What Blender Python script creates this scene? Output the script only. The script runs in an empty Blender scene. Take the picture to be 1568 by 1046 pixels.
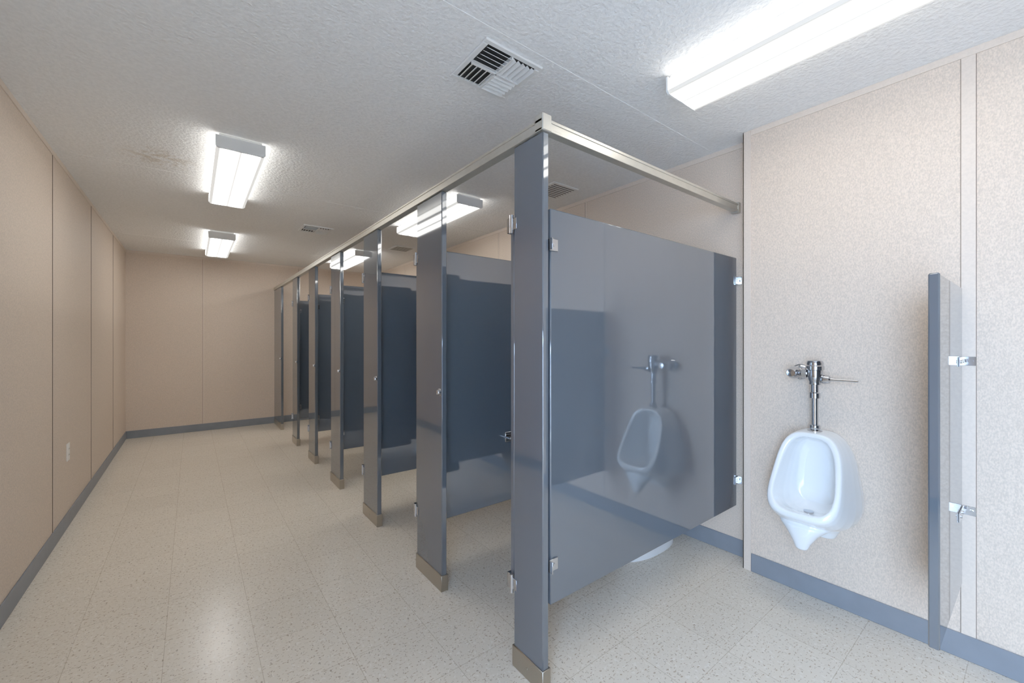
import bpy, bmesh, math
from mathutils import Vector, Matrix
S=bpy.context.scene
S.view_settings.view_transform='Standard'
S.view_settings.look='None'
S.view_settings.exposure=1.36
S.view_settings.gamma=1.32

# ------------------------------------------------------------- materials
def srgb(r,g,b):
    f=lambda c:(c/255/12.92) if c/255<=.04045 else ((c/255+.055)/1.055)**2.4
    return (f(r),f(g),f(b),1)
def mat(name,col,rough=.5,metal=0,ior=1.5,bump=0,bscale=100,bstretch=(1,1,1),var=0,coat=0,bd=.004):
    m=bpy.data.materials.new(name); m.use_nodes=True
    nt=m.node_tree; p=nt.nodes['Principled BSDF']
    p.inputs['Base Color'].default_value=col
    p.inputs['Roughness'].default_value=rough
    p.inputs['Metallic'].default_value=metal
    p.inputs['IOR'].default_value=ior
    p.inputs['Coat Weight'].default_value=coat
    p.inputs['Coat Roughness'].default_value=.05
    if bump or var:
        tc=nt.nodes.new('ShaderNodeTexCoord'); mp=nt.nodes.new('ShaderNodeMapping')
        mp.inputs['Scale'].default_value=bstretch
        nt.links.new(tc.outputs['Object'],mp.inputs['Vector'])
        n=nt.nodes.new('ShaderNodeTexNoise'); n.inputs['Scale'].default_value=bscale
        n.inputs['Detail'].default_value=3
        nt.links.new(mp.outputs['Vector'],n.inputs['Vector'])
        if bump:
            b=nt.nodes.new('ShaderNodeBump'); b.inputs['Strength'].default_value=bump
            b.inputs['Distance'].default_value=bd
            nt.links.new(n.outputs['Fac'],b.inputs['Height'])
            nt.links.new(b.outputs['Normal'],p.inputs['Normal'])
        if var:
            mx=nt.nodes.new('ShaderNodeMix'); mx.data_type='RGBA'; mx.name='varmix'
            r=nt.nodes.new('ShaderNodeMapRange'); r.inputs['From Min'].default_value=.35; r.inputs['From Max'].default_value=.65
            nt.links.new(n.outputs['Fac'],r.inputs['Value'])
            nt.links.new(r.outputs['Result'],mx.inputs['Factor'])
            mx.inputs['A'].default_value=tuple(c*(1-var) for c in col[:3])+(1,)
            mx.inputs['B'].default_value=tuple(min(1,c*(1+var)) for c in col[:3])+(1,)
            nt.links.new(mx.outputs['Result'],p.inputs['Base Color'])
    return m
WALL=srgb(212,191,171)
M_wall=mat('vinyl_wall_panel',WALL,.6,bump=.22,bscale=230,bstretch=(1,1,.55),var=.13)
M_trim=mat('wall_trim_vinyl',srgb(216,197,179),.5,var=.04,bscale=120)
M_seam=mat('panel_seam_dark',srgb(112,94,80),.8,var=.1,bscale=20)  # dark brown of the joint lines between wall panels
M_base=mat('rubber_baseboard',srgb(114,119,127),.45,var=.05,bscale=10)
M_part=mat('partition_enamel',srgb(74,82,91),.04,ior=2.0,var=.02,bscale=3)
M_alu=mat('satin_aluminium',srgb(192,186,173),.35,.6,var=.04,bscale=30)
M_shoe=mat('stainless_shoe',srgb(165,156,142),.28,.95,bump=.05,bscale=200,bstretch=(1,1,8),var=.05)
M_chr=mat('chrome',srgb(190,191,195),.07,1,var=.01)
M_porc=mat('porcelain',srgb(235,236,236),.08,coat=.5,var=.01,bscale=4)
M_white=mat('white_enamel',srgb(232,232,229),.4,var=.02,bscale=10)
M_dark=mat('dark_duct',srgb(28,26,24),.8,var=.1,bscale=10)
M_plast=mat('outlet_plastic',srgb(244,240,232),.35,var=.02,bscale=10)
M_conc=mat('exterior_concrete',srgb(170,170,170),.8,bump=.3,bscale=30,var=.1)
M_door=mat('steel_door_paint',srgb(150,155,165),.4,var=.03,bscale=5)
M_seat=mat('toilet_seat_plastic',srgb(235,235,235),.25,var=.01)
M_ceil=mat('textured_ceiling',srgb(240,239,237),.75,bump=.85,bscale=62,var=.04,bd=.007)
nt=M_ceil.node_tree; N=nt.nodes; L=nt.links; P=N['Principled BSDF']
tc=N.new('ShaderNodeTexCoord'); vd=N.new('ShaderNodeVectorMath'); vd.operation='DISTANCE'; vd.inputs[1].default_value=(-.16,3.47,2.44)
L.new(tc.outputs['Object'],vd.inputs[0]); r=N.new('ShaderNodeMapRange'); r.inputs['From Min'].default_value=.22; r.inputs['From Max'].default_value=.05; r.inputs['To Max'].default_value=1
L.new(vd.outputs['Value'],r.inputs['Value']); n=N.new('ShaderNodeTexNoise'); n.inputs['Scale'].default_value=22; L.new(tc.outputs['Object'],n.inputs['Vector'])
r2=N.new('ShaderNodeMapRange'); r2.inputs['From Min'].default_value=.45; r2.inputs['From Max'].default_value=.6; r2.inputs['To Max'].default_value=.6; L.new(n.outputs['Fac'],r2.inputs['Value'])
mu=N.new('ShaderNodeMath'); mu.operation='MULTIPLY'; L.new(r.outputs['Result'],mu.inputs[0]); L.new(r2.outputs['Result'],mu.inputs[1])
mx=N.new('ShaderNodeMix'); mx.data_type='RGBA'; L.new(mu.outputs[0],mx.inputs['Factor']); L.new(N['varmix'].outputs['Result'],mx.inputs['A']); mx.inputs['B'].default_value=srgb(190,172,145)
L.new(mx.outputs['Result'],P.inputs['Base Color'])

def floor_mat():
    m=bpy.data.materials.new('vct_floor_tile'); m.use_nodes=True; nt=m.node_tree; N=nt.nodes; L=nt.links
    p=N['Principled BSDF']; tc=N.new('ShaderNodeTexCoord')
    br=N.new('ShaderNodeTexBrick'); br.offset=0; br.squash=1
    br.inputs['Scale'].default_value=1; br.inputs['Brick Width'].default_value=.3048; br.inputs['Row Height'].default_value=.3048
    br.inputs['Mortar Size'].default_value=.0013; br.inputs['Mortar Smooth'].default_value=.3
    br.inputs['Color1'].default_value=srgb(226,214,196); br.inputs['Color2'].default_value=srgb(221,209,191); br.inputs['Mortar'].default_value=srgb(188,173,152)
    mp=N.new('ShaderNodeMapping'); mp.inputs['Location'].default_value=(.09,.12,0)
    L.new(tc.outputs['Object'],mp.inputs['Vector']); L.new(mp.outputs['Vector'],br.inputs['Vector'])
    prev=br.outputs['Color']
    for (sc,lo,hi,col,f,st) in ((75,.63,.67,srgb(165,141,115),.75,(1,1.8,1)),(60,.67,.70,srgb(130,113,94),.65,(1.9,1,1)),(50,.62,.68,srgb(240,232,220),.5,(1.5,1,1))):
        mm=N.new('ShaderNodeMapping'); mm.inputs['Scale'].default_value=st; mm.inputs['Location'].default_value=(sc,sc*.3,0)
        L.new(tc.outputs['Object'],mm.inputs['Vector'])
        n=N.new('ShaderNodeTexNoise'); n.inputs['Scale'].default_value=sc; n.inputs['Detail'].default_value=1
        L.new(mm.outputs['Vector'],n.inputs['Vector'])
        r=N.new('ShaderNodeMapRange'); r.inputs['From Min'].default_value=lo; r.inputs['From Max'].default_value=hi; r.inputs['To Max'].default_value=f
        L.new(n.outputs['Fac'],r.inputs['Value'])
        mx=N.new('ShaderNodeMix'); mx.data_type='RGBA'; L.new(r.outputs['Result'],mx.inputs['Factor'])
        L.new(prev,mx.inputs['A']); mx.inputs['B'].default_value=col; prev=mx.outputs['Result']
    L.new(prev,p.inputs['Base Color'])
    p.inputs['Roughness'].default_value=.23
    n=N.new('ShaderNodeTexNoise'); n.inputs['Scale'].default_value=9
    L.new(tc.outputs['Object'],n.inputs['Vector'])
    b=N.new('ShaderNodeBump'); b.inputs['Strength'].default_value=.12; b.inputs['Distance'].default_value=.01
    L.new(n.outputs['Fac'],b.inputs['Height']); L.new(b.outputs['Normal'],p.inputs['Normal'])
    return m
M_floor=floor_mat()
LS=3.1
def lens_mat():
    m=bpy.data.materials.new('acrylic_lens_lit'); m.use_nodes=True; nt=m.node_tree; N=nt.nodes; L=nt.links
    p=N['Principled BSDF']; p.inputs['Base Color'].default_value=(.35,.35,.34,1); p.inputs['Roughness'].default_value=.3
    tc=N.new('ShaderNodeTexCoord'); sx=N.new('ShaderNodeSeparateXYZ'); L.new(tc.outputs['Object'],sx.inputs[0])
    ab=N.new('ShaderNodeMath'); ab.operation='ABSOLUTE'; L.new(sx.outputs['X'],ab.inputs[0])
    su=N.new('ShaderNodeMath'); su.operation='SUBTRACT'; L.new(ab.outputs[0],su.inputs[0]); su.inputs[1].default_value=.052
    a2=N.new('ShaderNodeMath'); a2.operation='ABSOLUTE'; L.new(su.outputs[0],a2.inputs[0])
    r=N.new('ShaderNodeMapRange'); r.inputs['From Min'].default_value=.012; r.inputs['From Max'].default_value=.05
    r.inputs['To Min'].default_value=LS*1.75; r.inputs['To Max'].default_value=.22
    L.new(a2.outputs[0],r.inputs['Value'])
    p.inputs['Emission Color'].default_value=(1.0,.985,.94,1)
    L.new(r.outputs['Result'],p.inputs['Emission Strength'])
    return m
M_lens=lens_mat()
M_lens2=mat('acrylic_lens_side_lit',(.5,.5,.48,1),.3)
p=M_lens2.node_tree.nodes['Principled BSDF']; p.inputs['Emission Color'].default_value=(1,.985,.94,1); p.inputs['Emission Strength'].default_value=1.75

# ------------------------------------------------------------- builder
class B:
    def __init__(s,name,mats,loc=(0,0,0)):
        s.n=name; s.m=mats; s.bm=bmesh.new(); s.loc=Vector(loc); s.sm=False
    def box(s,x0,x1,y0,y1,z0,z1,mi=0,bev=0,M=None,seg=1):
        t=bmesh.new()
        bmesh.ops.create_cube(t,size=1)
        for v in t.verts:
            v.co=Vector(((x0+x1)/2+v.co.x*(x1-x0),(y0+y1)/2+v.co.y*(y1-y0),(z0+z1)/2+v.co.z*(z1-z0)))
        if bev: bmesh.ops.bevel(t,geom=t.edges[:]+t.verts[:],offset=bev,segments=seg,affect='EDGES',profile=.5)
        s._merge(t,mi,M,False)
    def _merge(s,t,mi,M=None,smooth=False):
        if M: t.transform(M)
        t.transform(Matrix.Translation(-s.loc))
        bmesh.ops.recalc_face_normals(t,faces=t.faces[:])
        if smooth: s.sm=True
        for f in t.faces: f.material_index=mi; f.smooth=smooth
        me=bpy.data.meshes.new('t'); t.to_mesh(me); t.free()
        s.bm.from_mesh(me); bpy.data.meshes.remove(me)
    def cyl(s,p0,p1,r,r2=None,mi=0,n=24,M=None):
        p0=Vector(p0);p1=Vector(p1); r2=r if r2 is None else r2
        t=bmesh.new(); d=p1-p0
        bmesh.ops.create_cone(t,cap_ends=True,segments=n,radius1=r,radius2=r2,depth=d.length)
        q=Vector((0,0,1)).rotation_difference(d.normalized()).to_matrix().to_4x4()
        t.transform(Matrix.Translation((p0+p1)/2)@q); s._merge(t,mi,M,True)
    def lathe(s,base,axis,prof,mi=0,n=28,M=None):
        t=bmesh.new(); rings=[]
        for (r,h) in prof:
            rings.append([t.verts.new((max(r,1e-4)*math.cos(2*math.pi*k/n),max(r,1e-4)*math.sin(2*math.pi*k/n),h)) for k in range(n)])
        for a,b in zip(rings,rings[1:]):
            for k in range(n): t.faces.new((a[k],a[(k+1)%n],b[(k+1)%n],b[k]))
        t.faces.new(rings[0][::-1]); t.faces.new(rings[-1])
        q=Vector((0,0,1)).rotation_difference(Vector(axis).normalized()).to_matrix().to_4x4()
        t.transform(Matrix.Translation(base)@q); s._merge(t,mi,M,True)
    def loft(s,rings,mi=0,M=None,smooth=True):
        t=bmesh.new(); R=[[t.verts.new(p) for p in r] for r in rings]; n=len(R[0])
        for a,b in zip(R,R[1:]):
            for k in range(n): t.faces.new((a[k],a[(k+1)%n],b[(k+1)%n],b[k]))
        t.faces.new(R[0][::-1]); t.faces.new(R[-1]); s._merge(t,mi,M,smooth)
    def done(s,parent=None):
        me=bpy.data.meshes.new(s.n); s.bm.to_mesh(me); s.bm.free()
        o=bpy.data.objects.new(s.n,me); o.location=s.loc
        for m in s.m: me.materials.append(m)
        S.collection.objects.link(o)
        if s.sm: me.set_sharp_from_angle(angle=math.radians(38))
        if parent: o.parent=parent
        return o
def empty(name,loc=(0,0,0)):
    e=bpy.data.objects.new(name,None); e.location=loc; S.collection.objects.link(e); return e
def simple(name,m,*a,bev=0):
    b=B(name,[m]); b.box(*a,bev=bev); return b.done()

# ------------------------------------------------------------- dims
XL=-.675; XR=2.45; XS=2.565; YB=7.26; YF=-1.3; YJ=1.03; H=2.44
DY0,DY1,DH=-1.12,-.10,2.08
simple('floor',M_floor,XL-.1,XS+.1,YF-.1,YB+.1,-.1,0)
simple('ceiling',M_ceil,XL-.1,XS+.1,YF-.1,YB+.1,H,H+.1)
b=B('wall_left',[M_wall]); b.box(XL-.1,XL,DY1,YB+.1,0,H); b.box(XL-.1,XL,YF-.1,DY0,0,H); b.box(XL-.1,XL,DY0,DY1,DH,H); b.done()
simple('wall_back',M_wall,XL,XS,YB,YB+.1,0,H)
b=B('wall_right',[M_wall]); b.box(XR,XS+.1,YF-.1,YJ,0,H); b.box(XS,XS+.1,YJ,YB+.1,0,H); b.done()
simple('wall_front',M_wall,XL,XR,YF-.1,YF,0,H)
simple('ground_exterior',M_conc,-9,XL-.1,-8,8,-.12,-.02)
b=B('door_1',[M_door,M_chr]); b.box(XL-1.12,XL-.11,DY0-.045,DY0-.002,.01,DH-.01,0,.002)
b.cyl((XL-1.04,DY0-.002,1),(XL-1.04,DY0+.05,1),.012,mi=1); b.lathe((XL-1.04,DY0+.04,1),(0,1,0),[(.01,0),(.028,.01),(.03,.025),(.02,.04),(.0,.042)],1); b.done()
b=B('trim_door_frame',[M_door]); b.box(XL,XL+.012,DY0-.05,DY0,0,DH+.05); b.box(XL,XL+.012,DY1,DY1+.05,0,DH+.05); b.box(XL,XL+.012,DY0,DY1,DH,DH+.05); b.done()

BH=.1; BT=.008
def baseb(name,boxes):
    b=B(name,[M_base])
    for q in boxes: b.box(*q,0,BH,0,.003)
    b.done()
baseb('baseboard_left',[(XL,XL+BT,DY1+.05,YB)])
baseb('baseboard_back',[(XL+BT,XS-BT,YB-BT,YB)])
baseb('baseboard_right',[(XR-BT,XR,YF,YJ-.036),(XS-BT,XS,YJ+.002,YB)])
baseb('baseboard_front',[(XL,XR-BT,YF,YF+BT)])
b=B('trim_ceiling',[M_trim]); t=.005; hh=.030
b.box(XL,XL+t,YF,YB,H-hh,H,0,.001); b.box(XL,XS,YB-t,YB,H-hh,H,0,.001); b.box(XR-t,XR,YF,YJ,H-hh,H,0,.001); b.box(XS-t,XS,YJ,YB,H-hh,H,0,.001); b.done()
b=B('trim_corner',[M_trim]); b.box(XR-.007,XR,YJ-.035,YJ+.006,0,H-.001,0,.001); b.box(XR-.007,XS,YJ,YJ+.006,0,H-.001,0,.001); b.done()
b=B('trim_battens',[M_trim,M_seam])
for y in (1.28,2.50,3.72,4.95,6.18):
    b.box(XL,XL+.0025,y-.003,y+.003,BH,H-hh,1); b.box(XL,XL+.003,y+.004,y+.02,BH,H-hh,0)
for x in (.12,1.34):
    b.box(x-.0015,x+.0015,YB-.002,YB,BH,H-hh,1); b.box(x+.003,x+.018,YB-.003,YB,BH,H-hh,0)
for y in (2.32,3.54,4.76,5.98):
    b.box(XS-.002,XS,y-.002,y+.002,BH,H-hh,1); b.box(XS-.003,XS,y-.02,y-.003,BH,H-hh,0)
for y in (.185,-1.03):
    b.box(XR-.004,XR,y-.02,y+.02,BH,H-hh,0,.001); b.box(XR-.001,XR,y+.0205,y+.022,BH,H-hh,1); b.box(XR-.001,XR,y-.022,y-.0205,BH,H-hh,1)
b.done()
b=B('trim_ceiling_seams',[M_ceil])
for y in (1.27,3.71,6.15): b.box(XL,XS,y-.012,y+.012,H-.0015,H)
b.done()

# ------------------------------------------------------------- ceiling lights
def light(x,y0,y1):
    w=.119; zb=2.360
    cx=x; cy=(y0+y1)/2
    b=B('ceiling_light_fixture',[M_white,M_lens,M_lens2],(cx,cy,H))
    b.box(x-.105,x+.105,y0+.01,y1-.01,H-.014,H-.0005,0,.002)
    prof=[(-w,2.370),(-w+.010,zb),(-.004,zb),(0,zb+.003),(.004,zb),(w-.010,zb),(w,2.370)]
    b.loft([[(x+p[0],yy,p[1]) for p in prof] for yy in (y0+.008,y1-.008)],1,smooth=False)
    up=[(-w,2.370),(-w,2.418),(-w+.012,2.428),(w-.012,2.428),(w,2.418),(w,2.370)]
    b.loft([[(x+p[0],yy,p[1]) for p in up] for yy in (y0+.008,y1-.008)],2,smooth=False)
    cap=[(-w-.002,2.368),(-w+.009,zb-.003),(w-.009,zb-.003),(w+.002,2.368),(w+.002,2.428),(-w-.002,2.428)]
    for ya,yb_ in ((y0,y0+.008),(y1-.008,y1)):
        b.loft([[(x+p[0],yy,p[1]) for p in cap] for yy in (ya,yb_)],0,smooth=False)
    b.done()
for (x,y0) in ((1.762,-.2),(.225,2.83),(.257,5.40),(1.77,2.83),(1.77,5.40)): light(x,y0,y0+1.215)

# ------------------------------------------------------------- vents
def vent(x,y,s=.145,name='ceiling_air_vent'):
    b=B(name,[M_white,M_dark],(x,y,H))
    z=H
    b.box(x-s+.02,x+s-.02,y-s+.02,y+s-.02,z-.002,z-.0002,1)
    f=.024
    for q in ((x-s,x+s,y-s,y-s+f),(x-s,x+s,y+s-f,y+s),(x-s,x-s+f,y-s+f,y+s-f),(x+s-f,x+s,y-s+f,y+s-f)):
        b.box(*q,z-.010,z-.0002,0,.003)
    i=s-f
    b.box(x-.004,x+.004,y-i,y+i,z-.018,z-.002,0); b.box(x-i,x+i,y-.004,y+.004,z-.018,z-.002,0)
    k=5
    for qx,qy,d in ((-1,-1,0),(1,-1,1),(1,1,0),(-1,1,1)):
        for j in range(k):
            c=(j+.6)/k*i
            cx=x+qx*(i/2); cy=y+qy*(i/2); half=i/2-.004
            if d==0:
                M=Matrix.Translation((cx,y+qy*c,z-.0125))@Matrix.Rotation(-qy*math.radians(40),4,'X')
                b.box(-half,half,-.0085,.0085,-.0008,.0008,0,M=M)
            else:
                M=Matrix.Translation((x+qx*c,cy,z-.0125))@Matrix.Rotation(qx*math.radians(40),4,'Y')
                b.box(-.0085,.0085,-half,half,-.0008,.0008,0,M=M)
    b.done()
vent(1.035,1.45); vent(1.03,4.69)
def grille(x,y,s=.13):
    b=B('exhaust_fan_grille',[M_white,M_dark],(x,y,H))
    b.box(x-s,x+s,y-s,y+s,H-.012,H-.0005,0,.004)
    for k in range(8):
        yy=y-s+.03+k*(2*s-.06)/7; b.box(x-s+.025,x+s-.025,yy-.004,yy+.004,H-.0135,H-.011,1)
    b.done()
grille(2.22,2.32); grille(2.10,4.99)

# ------------------------------------------------------------- partitions
PX0,PX1=1.002,1.032; ZT=2.0355; PZ0,PZ1=.30,1.765
pils=[(1.11,1.28),(1.874,2.165),(2.793,3.08),(3.69,3.985),(4.60,4.89),(5.515,5.80),(6.64,YB-.006)]
parts_y=[2.018,2.933,3.847,4.761,5.675]
for i,(a,c) in enumerate(pils):
    b=B('stall_pilaster',[M_part,M_shoe,M_chr])
    b.box(PX0,PX1,a,c,.002,ZT,0,.004)
    e=.005; b.box(PX0-e,PX1+e,a-e,min(c+e,YB-.001),0,.082,1,.002)
    b.cyl((PX0-e-.002,(a+c)/2,.04),(PX0-e+.001,(a+c)/2,.04),.005,mi=1)
    if i:
        b.box(PX0-.003,PX0,a+.006,a+.032,.995,1.030,2,.001)
        b.lathe((PX0-.003,a+.018,1.012),(-1,0,0),[(.014,0),(.015,.006),(.011,.014),(.0,.018)],2,n=18)
    b.done()
hb=B('stall_headrail',[M_alu])
Z0=-.010
def rail(x0,x1,y0,y1,axis):
    hb.box(x0,x1,y0,y1,2.048+Z0,2.088+Z0,0,.002)
    if axis=='y': hb.box(x0+.012,x1-.002,y0,y1,2.086+Z0,2.104+Z0,0,.004); hb.box(x0-.003,x0+.004,y0,y1,2.046+Z0,2.056+Z0,0,.001);hb.box(x0-.003,x0+.004,y0,y1,2.079+Z0,2.089+Z0,0,.001)
    else: hb.box(x0,x1,y0+.012,y1-.002,2.086+Z0,2.104+Z0,0,.004); hb.box(x0,x1,y0-.003,y0+.004,2.046+Z0,2.056+Z0,0,.001);hb.box(x0,x1,y0-.003,y0+.004,2.079+Z0,2.089+Z0,0,.001)
rail(PX0-.006,PX1+.006,1.106,YB-.004,'y')
rail(PX1+.004,XS-.004,1.104,1.14,'x')
hb.box(PX0-.009,PX1+.007,1.101,1.145,2.036,2.098,0,.003)
hb.box(XS-.03,XS-.001,1.098,1.146,2.03,2.09,0,.003)
hb.done()
def bracket_x(b,x,y,z,mi=1,flip=1):
    xa,xb=min(x,x+flip*.045),max(x,x+flip*.045)
    b.box(xa,xb,y-.018,y-.0135,z-.022,z+.022,mi,.001)
    b.box(xa,xb,y+.0135,y+.018,z-.022,z+.022,mi,.001)
    b.box(min(x,x+flip*.004),max(x,x+flip*.004),y-.035,y+.035,z-.022,z+.022,mi,.001)
    b.cyl((x+flip*.024,y-.0215,z),(x+flip*.024,y-.017,z),.006,mi=mi,n=12)
ys=[1.127]+parts_y
for y in ys:
    b=B('stall_divider_panel',[M_part,M_chr])
    b.box(PX1+.012,XS-.02,y-.0125,y+.0125,PZ0,PZ1,0,.004)
    for z in (.45,1.63):
        bracket_x(b,PX1+.0005,y,z,1,1); bracket_x(b,XS-.0005,y,z,1,-1)
    if y>1.5:
        b.box(1.50,1.62,y-.020,y-.0125,.66,.72,1,.003); b.cyl((1.505,y-.06,.69),(1.505,y-.015,.69),.006,mi=1); b.cyl((1.505,y-.055,.69),(1.615,y-.055,.69),.007,mi=1); b.cyl((1.615,y-.06,.69),(1.615,y-.015,.69),.006,mi=1)
    b.done()
for i in range(6):
    a,c=pils[i]; nxt=pils[i+1][0]
    w=(nxt-c)-.015
    y=c+.026
    b=B('stall_door',[M_part,M_chr])
    x0=PX0+.012
    b.box(x0,x0+w,y-.0125,y+.0125,PZ0,PZ1,0,.005)
    for z in (PZ0+.02,PZ1-.03):
        b.box(x0-.014,x0+.03,y-.016,y-.0125,z-.03,z+.03,1,.001)
        b.box(x0-.014,x0+.03,y+.0125,y+.016,z-.03,z+.03,1,.001)
        b.box(x0-.014,x0-.002,y-.016,y+.016,z-.03,z+.03,1,.001)
        b.cyl((x0-.016,c+.009,z-.036),(x0-.016,c+.009,z+.036),.008,mi=1,n=14)
        b.box(PX0-.004,PX0-.0005,c-.02,c+.008,z-.022,z+.022,1,.001)
    b.box(x0+w-.07,x0+w-.01,y-.024,y-.0125,.985,1.03,1,.003); b.cyl((x0+w-.04,y-.038,1.008),(x0+w-.04,y-.02,1.008),.010,mi=1)
    b.cyl((x0+w-.04,y+.0125,1.008),(x0+w-.04,y+.02,1.008),.018,mi=1)
    b.done()

# ------------------------------------------------------------- urinal
YU=.675
ur=empty('urinal',(XR,YU,.6)); bpy.context.view_layer.update()
def loop(zc,hz,wt,wb,xf,n=3.5,cnt=80):
    r=[]
    for k in range(cnt):
        t=2*math.pi*k/cnt
        c=math.copysign(abs(math.cos(t))**(2/n),math.cos(t)); s_=math.copysign(abs(math.sin(t))**(2/n),math.sin(t))
        f=(1-s_)/2
        w=wt+(wb-wt)*f**.75
        r.append((XR-xf(f),YU+w*c,zc+hz*s_))
    return r
rx=lambda f:.150+.170*f**1.35
K=lambda a,b_=0:(lambda f:a*rx(f)+b_)
C=lambda v:(lambda f:v)
b=B('bowl_shell',[M_porc])
b.loft([loop(.622,.218,.112,.188,C(.0)),
        loop(.622,.222,.116,.190,K(.22)),
        loop(.626,.218,.116,.183,K(.5)),
        loop(.636,.207,.114,.170,K(.75)),
        loop(.650,.191,.110,.160,K(.92)),
        loop(.658,.181,.106,.154,K(.985)),
        loop(.662,.175,.101,.149,K(1.0)),
        loop(.664,.160,.086,.134,K(1.0,-.001)),
        loop(.663,.155,.081,.129,K(.97)),
        loop(.655,.160,.077,.125,K(.8)),
        loop(.642,.168,.073,.119,K(.6)),
        loop(.638,.166,.068,.109,K(.38,.012)),
        loop(.640,.150,.060,.092,C(.06)),
        loop(.645,.10,.04,.06,C(.048)),
        loop(.645,.03,.01,.02,C(.046))])
def sring(z,b0,f,w,n=2.6,cnt=32,half=False):
    r=[]; cx=(b0+f)/2; a=(f-b0)/2
    for k in range(cnt):
        if half:
            t=math.pi*k/(cnt-1); x=b0+(f-b0)*abs(math.sin(t))**(2/n)
        else:
            t=2*math.pi*k/cnt; x=cx+a*math.copysign(abs(math.sin(t))**(2/n),math.sin(t))
        y=w*math.copysign(abs(math.cos(t))**(2/n),math.cos(t)); r.append((XR-x,YU+y,z))
    return r
b.loft([sring(z,c-r1,c+r1,r2,2.2) for z,c,r1,r2 in ((.330,.262,.012,.016),(.336,.262,.020,.024),(.36,.258,.029,.034),(.40,.245,.05,.060),(.435,.215,.08,.10),(.465,.19,.08,.10))])
b.loft([sring(z,0,f,w,3,half=True) for z,f,w in ((.322,.035,.05),(.328,.05,.062),(.36,.065,.078),(.40,.10,.10),(.45,.14,.12))])
shell=b.done()
def applymods(o):
    dg=bpy.context.evaluated_depsgraph_get(); dg.update()
    me=bpy.data.meshes.new_from_object(o.evaluated_get(dg)); o.modifiers.clear(); o.data=me
m=shell.modifiers.new('r','REMESH'); m.mode='VOXEL'; m.voxel_size=.0035; m.use_smooth_shade=True
m=shell.modifiers.new('s','SMOOTH'); m.factor=.5; m.iterations=10
applymods(shell)
shell.data.materials.clear(); shell.data.materials.append(M_porc)
for f in shell.data.polygons: f.use_smooth=True; f.material_index=0
def put(v): v.parent=ur; v.matrix_parent_inverse=ur.matrix_world.inverted()
put(shell)
b=B('flush_valve',[M_chr,M_dark])
vx=XR-.085; vy=YU
b.lathe((vx,vy,.834),(0,0,1),[(.030,0),(.030,.010),(.020,.016),(.022,.020),(.022,.037),(.0135,.040),(.0135,.165),(.022,.167),(.022,.191),(.0165,.195),(.0165,.230),(.024,.232),(.025,.247),(.028,.251),(.032,.270),(.033,.300),(.038,.303),(.038,.320),(.034,.324),(.035,.333),(.031,.345),(.012,.350),(0,.350)],0)
vz=1.118
b.cyl((vx,vy,vz),(vx,vy+.062,vz),.016); b.lathe((vx,vy+.03,vz),(0,1,0),[(.024,0),(.025,.02),(.018,.026)],0,n=8)
b.lathe((vx,vy+.085,vz),(-1,0,0),[(.02,-.05),(.026,-.03),(.030,-.005),(.030,.02),(.024,.04),(.018,.05),(.0,.052)],0)
b.cyl((vx,vy+.085,vz),(XR-.02,vy+.085,vz),.016)
b.lathe((XR-.0005,vy+.085,vz),(-1,0,0),[(.040,0),(.040,.003),(.034,.010),(.022,.015),(.018,.03)],0)
b.lathe((vx,vy-.028,vz-.025),(0,-1,0),[(.020,0),(.022,.012),(.018,.03),(.009,.034),(.007,.05),(.0055,.10),(.007,.125),(.006,.135),(0,.137)],0)
put(b.done())
b=B('mounting_bolts',[M_chr,M_dark])
b.cyl((XR-.080,YU-.03,.375),(XR-.05,YU-.03,.375),.012,mi=1,n=16); b.cyl((XR-.086,YU-.03,.375),(XR-.07,YU-.03,.375),.006,mi=0,n=12)
b.lathe((XR-.17,YU,.474),(0,0,1),[(.02,0),(.02,.006),(.0,.007)],0)
put(b.done())

# ------------------------------------------------------------- urinal screen
b=B('urinal_screen',[M_part,M_chr]); y=.213
b.box(XR-.60,XR-.018,y-.0125,y+.0125,.305,1.49,0,.005)
b.box(XR-.602,XR-.592,y-.0135,y+.0135,.304,1.491,0,.004)
for z in (.60,1.195):
    for sg in (-1,1):
        yy=y+sg*.0148
        b.box(XR-.14,XR-.003,min(yy-.002,yy+.002),max(yy-.002,yy+.002),z-.018,z+.018,1,.0008)
        b.box(XR-.008,XR-.0042,min(yy,yy+sg*.035),max(yy,yy+sg*.035),z-.018,z+.018,1,.0008)
        b.cyl((XR-.0045,yy+sg*.022,z),(XR-.012,yy+sg*.022,z),.006,mi=1,n=12)
    for dx in (.11,.05):
        b.cyl((XR-dx,y-.021,z),(XR-dx,y+.021,z),.0065,mi=1,n=12)
b.done()

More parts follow.
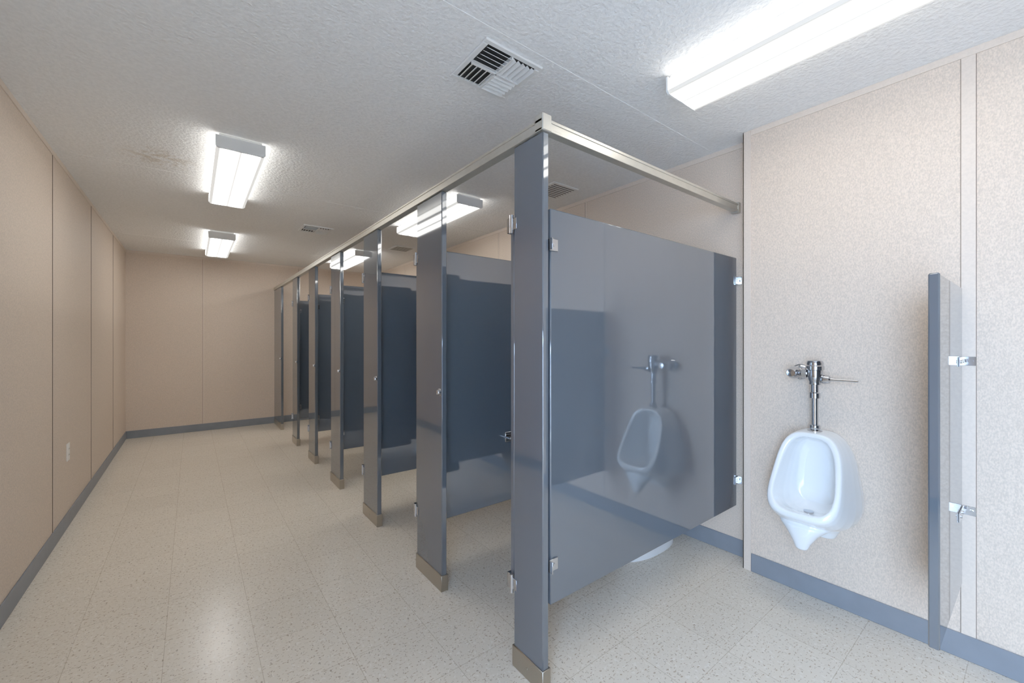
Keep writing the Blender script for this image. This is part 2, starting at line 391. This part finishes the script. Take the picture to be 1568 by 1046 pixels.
# ------------------------------------------------------------- toilets
def toilet_mesh():
    b=B('toilet',[M_porc,M_seat,M_chr])
    def er(z,x0,x1,w,n=2.3,c=36):
        r=[]
        for k in range(c):
            t=2*math.pi*k/c
            r.append(((x0+x1)/2+(x1-x0)/2*math.copysign(abs(math.cos(t))**(2/n),math.cos(t)),w*math.copysign(abs(math.sin(t))**(2/n),math.sin(t)),z))
        return r
    b.loft([er(0,-.60,-.07,.125),er(.03,-.60,-.07,.125),er(.05,-.585,-.07,.112),er(.15,-.56,-.07,.10),er(.23,-.58,-.06,.115),er(.30,-.64,-.05,.155),er(.36,-.68,-.04,.18),er(.385,-.685,-.04,.183),er(.39,-.68,-.045,.18),er(.388,-.63,-.20,.13),er(.34,-.60,-.25,.11),er(.28,-.5,-.32,.05)],0)
    o=er(.402,-.69,-.22,.185); i=er(.402,-.63,-.27,.12)
    t=bmesh.new()
    V=[[t.verts.new((p[0],p[1],z)) for p in r] for r,z in ((o,.393),(o,.412),(i,.412),(i,.393))]
    n=len(o)
    for a,c in ((0,1),(1,2),(2,3),(3,0)):
        for k in range(n): t.faces.new((V[a][k],V[a][(k+1)%n],V[c][(k+1)%n],V[c][k]))
    b._merge(t,1,None,True)
    b.box(-.24,-.19,-.08,.08,.39,.42,1,.006)
    b.lathe((-.085,0,.388),(0,0,1),[(.03,0),(.03,.01),(.02,.02),(.02,.05),(.0135,.052),(.0135,.20),(.022,.21),(.022,.24),(.034,.27),(.037,.31),(.034,.34),(0,.345)],2)
    b.cyl((-.085,0,.67),(-.085,.10,.67),.016,mi=2); b.cyl((-.085,.10,.67),(-.01,.10,.67),.016,mi=2)
    b.lathe((-.001,.10,.67),(-1,0,0),[(.04,0),(.034,.01),(.02,.015)],2)
    b.cyl((-.085,-.03,.66),(-.085,-.13,.655),.006,mi=2)
    return b.done()
t0=toilet_mesh(); t0.location=(XS-.01,1.535,0)
for yy in (2.50,3.42,4.33,5.25,6.5):
    o=bpy.data.objects.new('toilet',t0.data); o.location=(XS-.01,yy,0); S.collection.objects.link(o)

# ------------------------------------------------------------- outlet
b=B('electrical_outlet',[M_plast,M_dark]); y=4.11; z=.51
b.box(XL,XL+.006,y-.036,y+.036,z-.06,z+.06,0,.002)
for dz in (-.02,.02):
    b.box(XL+.005,XL+.008,y-.016,y+.016,z+dz-.014,z+dz+.014,0,.002)
    for dy in (-.006,.006): b.box(XL+.0078,XL+.0086,y+dy-.001,y+dy+.001,z+dz-.003,z+dz+.006,1)
b.done()

# ------------------------------------------------------------- world + portal
w=bpy.data.worlds.new('W'); S.world=w; w.use_nodes=True
w.node_tree.nodes['Background'].inputs['Color'].default_value=(.44,.66,1,1)
w.node_tree.nodes['Background'].inputs['Strength'].default_value=11.5
l=bpy.data.lights.new('doorway_daylight_portal','AREA'); l.shape='RECTANGLE'; l.size=DY1-DY0; l.size_y=DH
lo=bpy.data.objects.new('doorway_daylight_portal',l); lo.location=(XL-.05,(DY0+DY1)/2,DH/2); lo.rotation_euler=(math.radians(90),0,math.radians(-90))
S.collection.objects.link(lo); l.cycles.is_portal=True

# ------------------------------------------------------------- camera
cd=bpy.data.cameras.new('cam'); cd.sensor_width=36; cd.lens=36*632/1568; cd.shift_y=-.0017; cd.clip_start=.02
co=bpy.data.objects.new('camera',cd); co.location=(0,0,1.28); co.rotation_euler=(math.radians(90),0,math.radians(-37.8))
S.collection.objects.link(co); S.camera=co
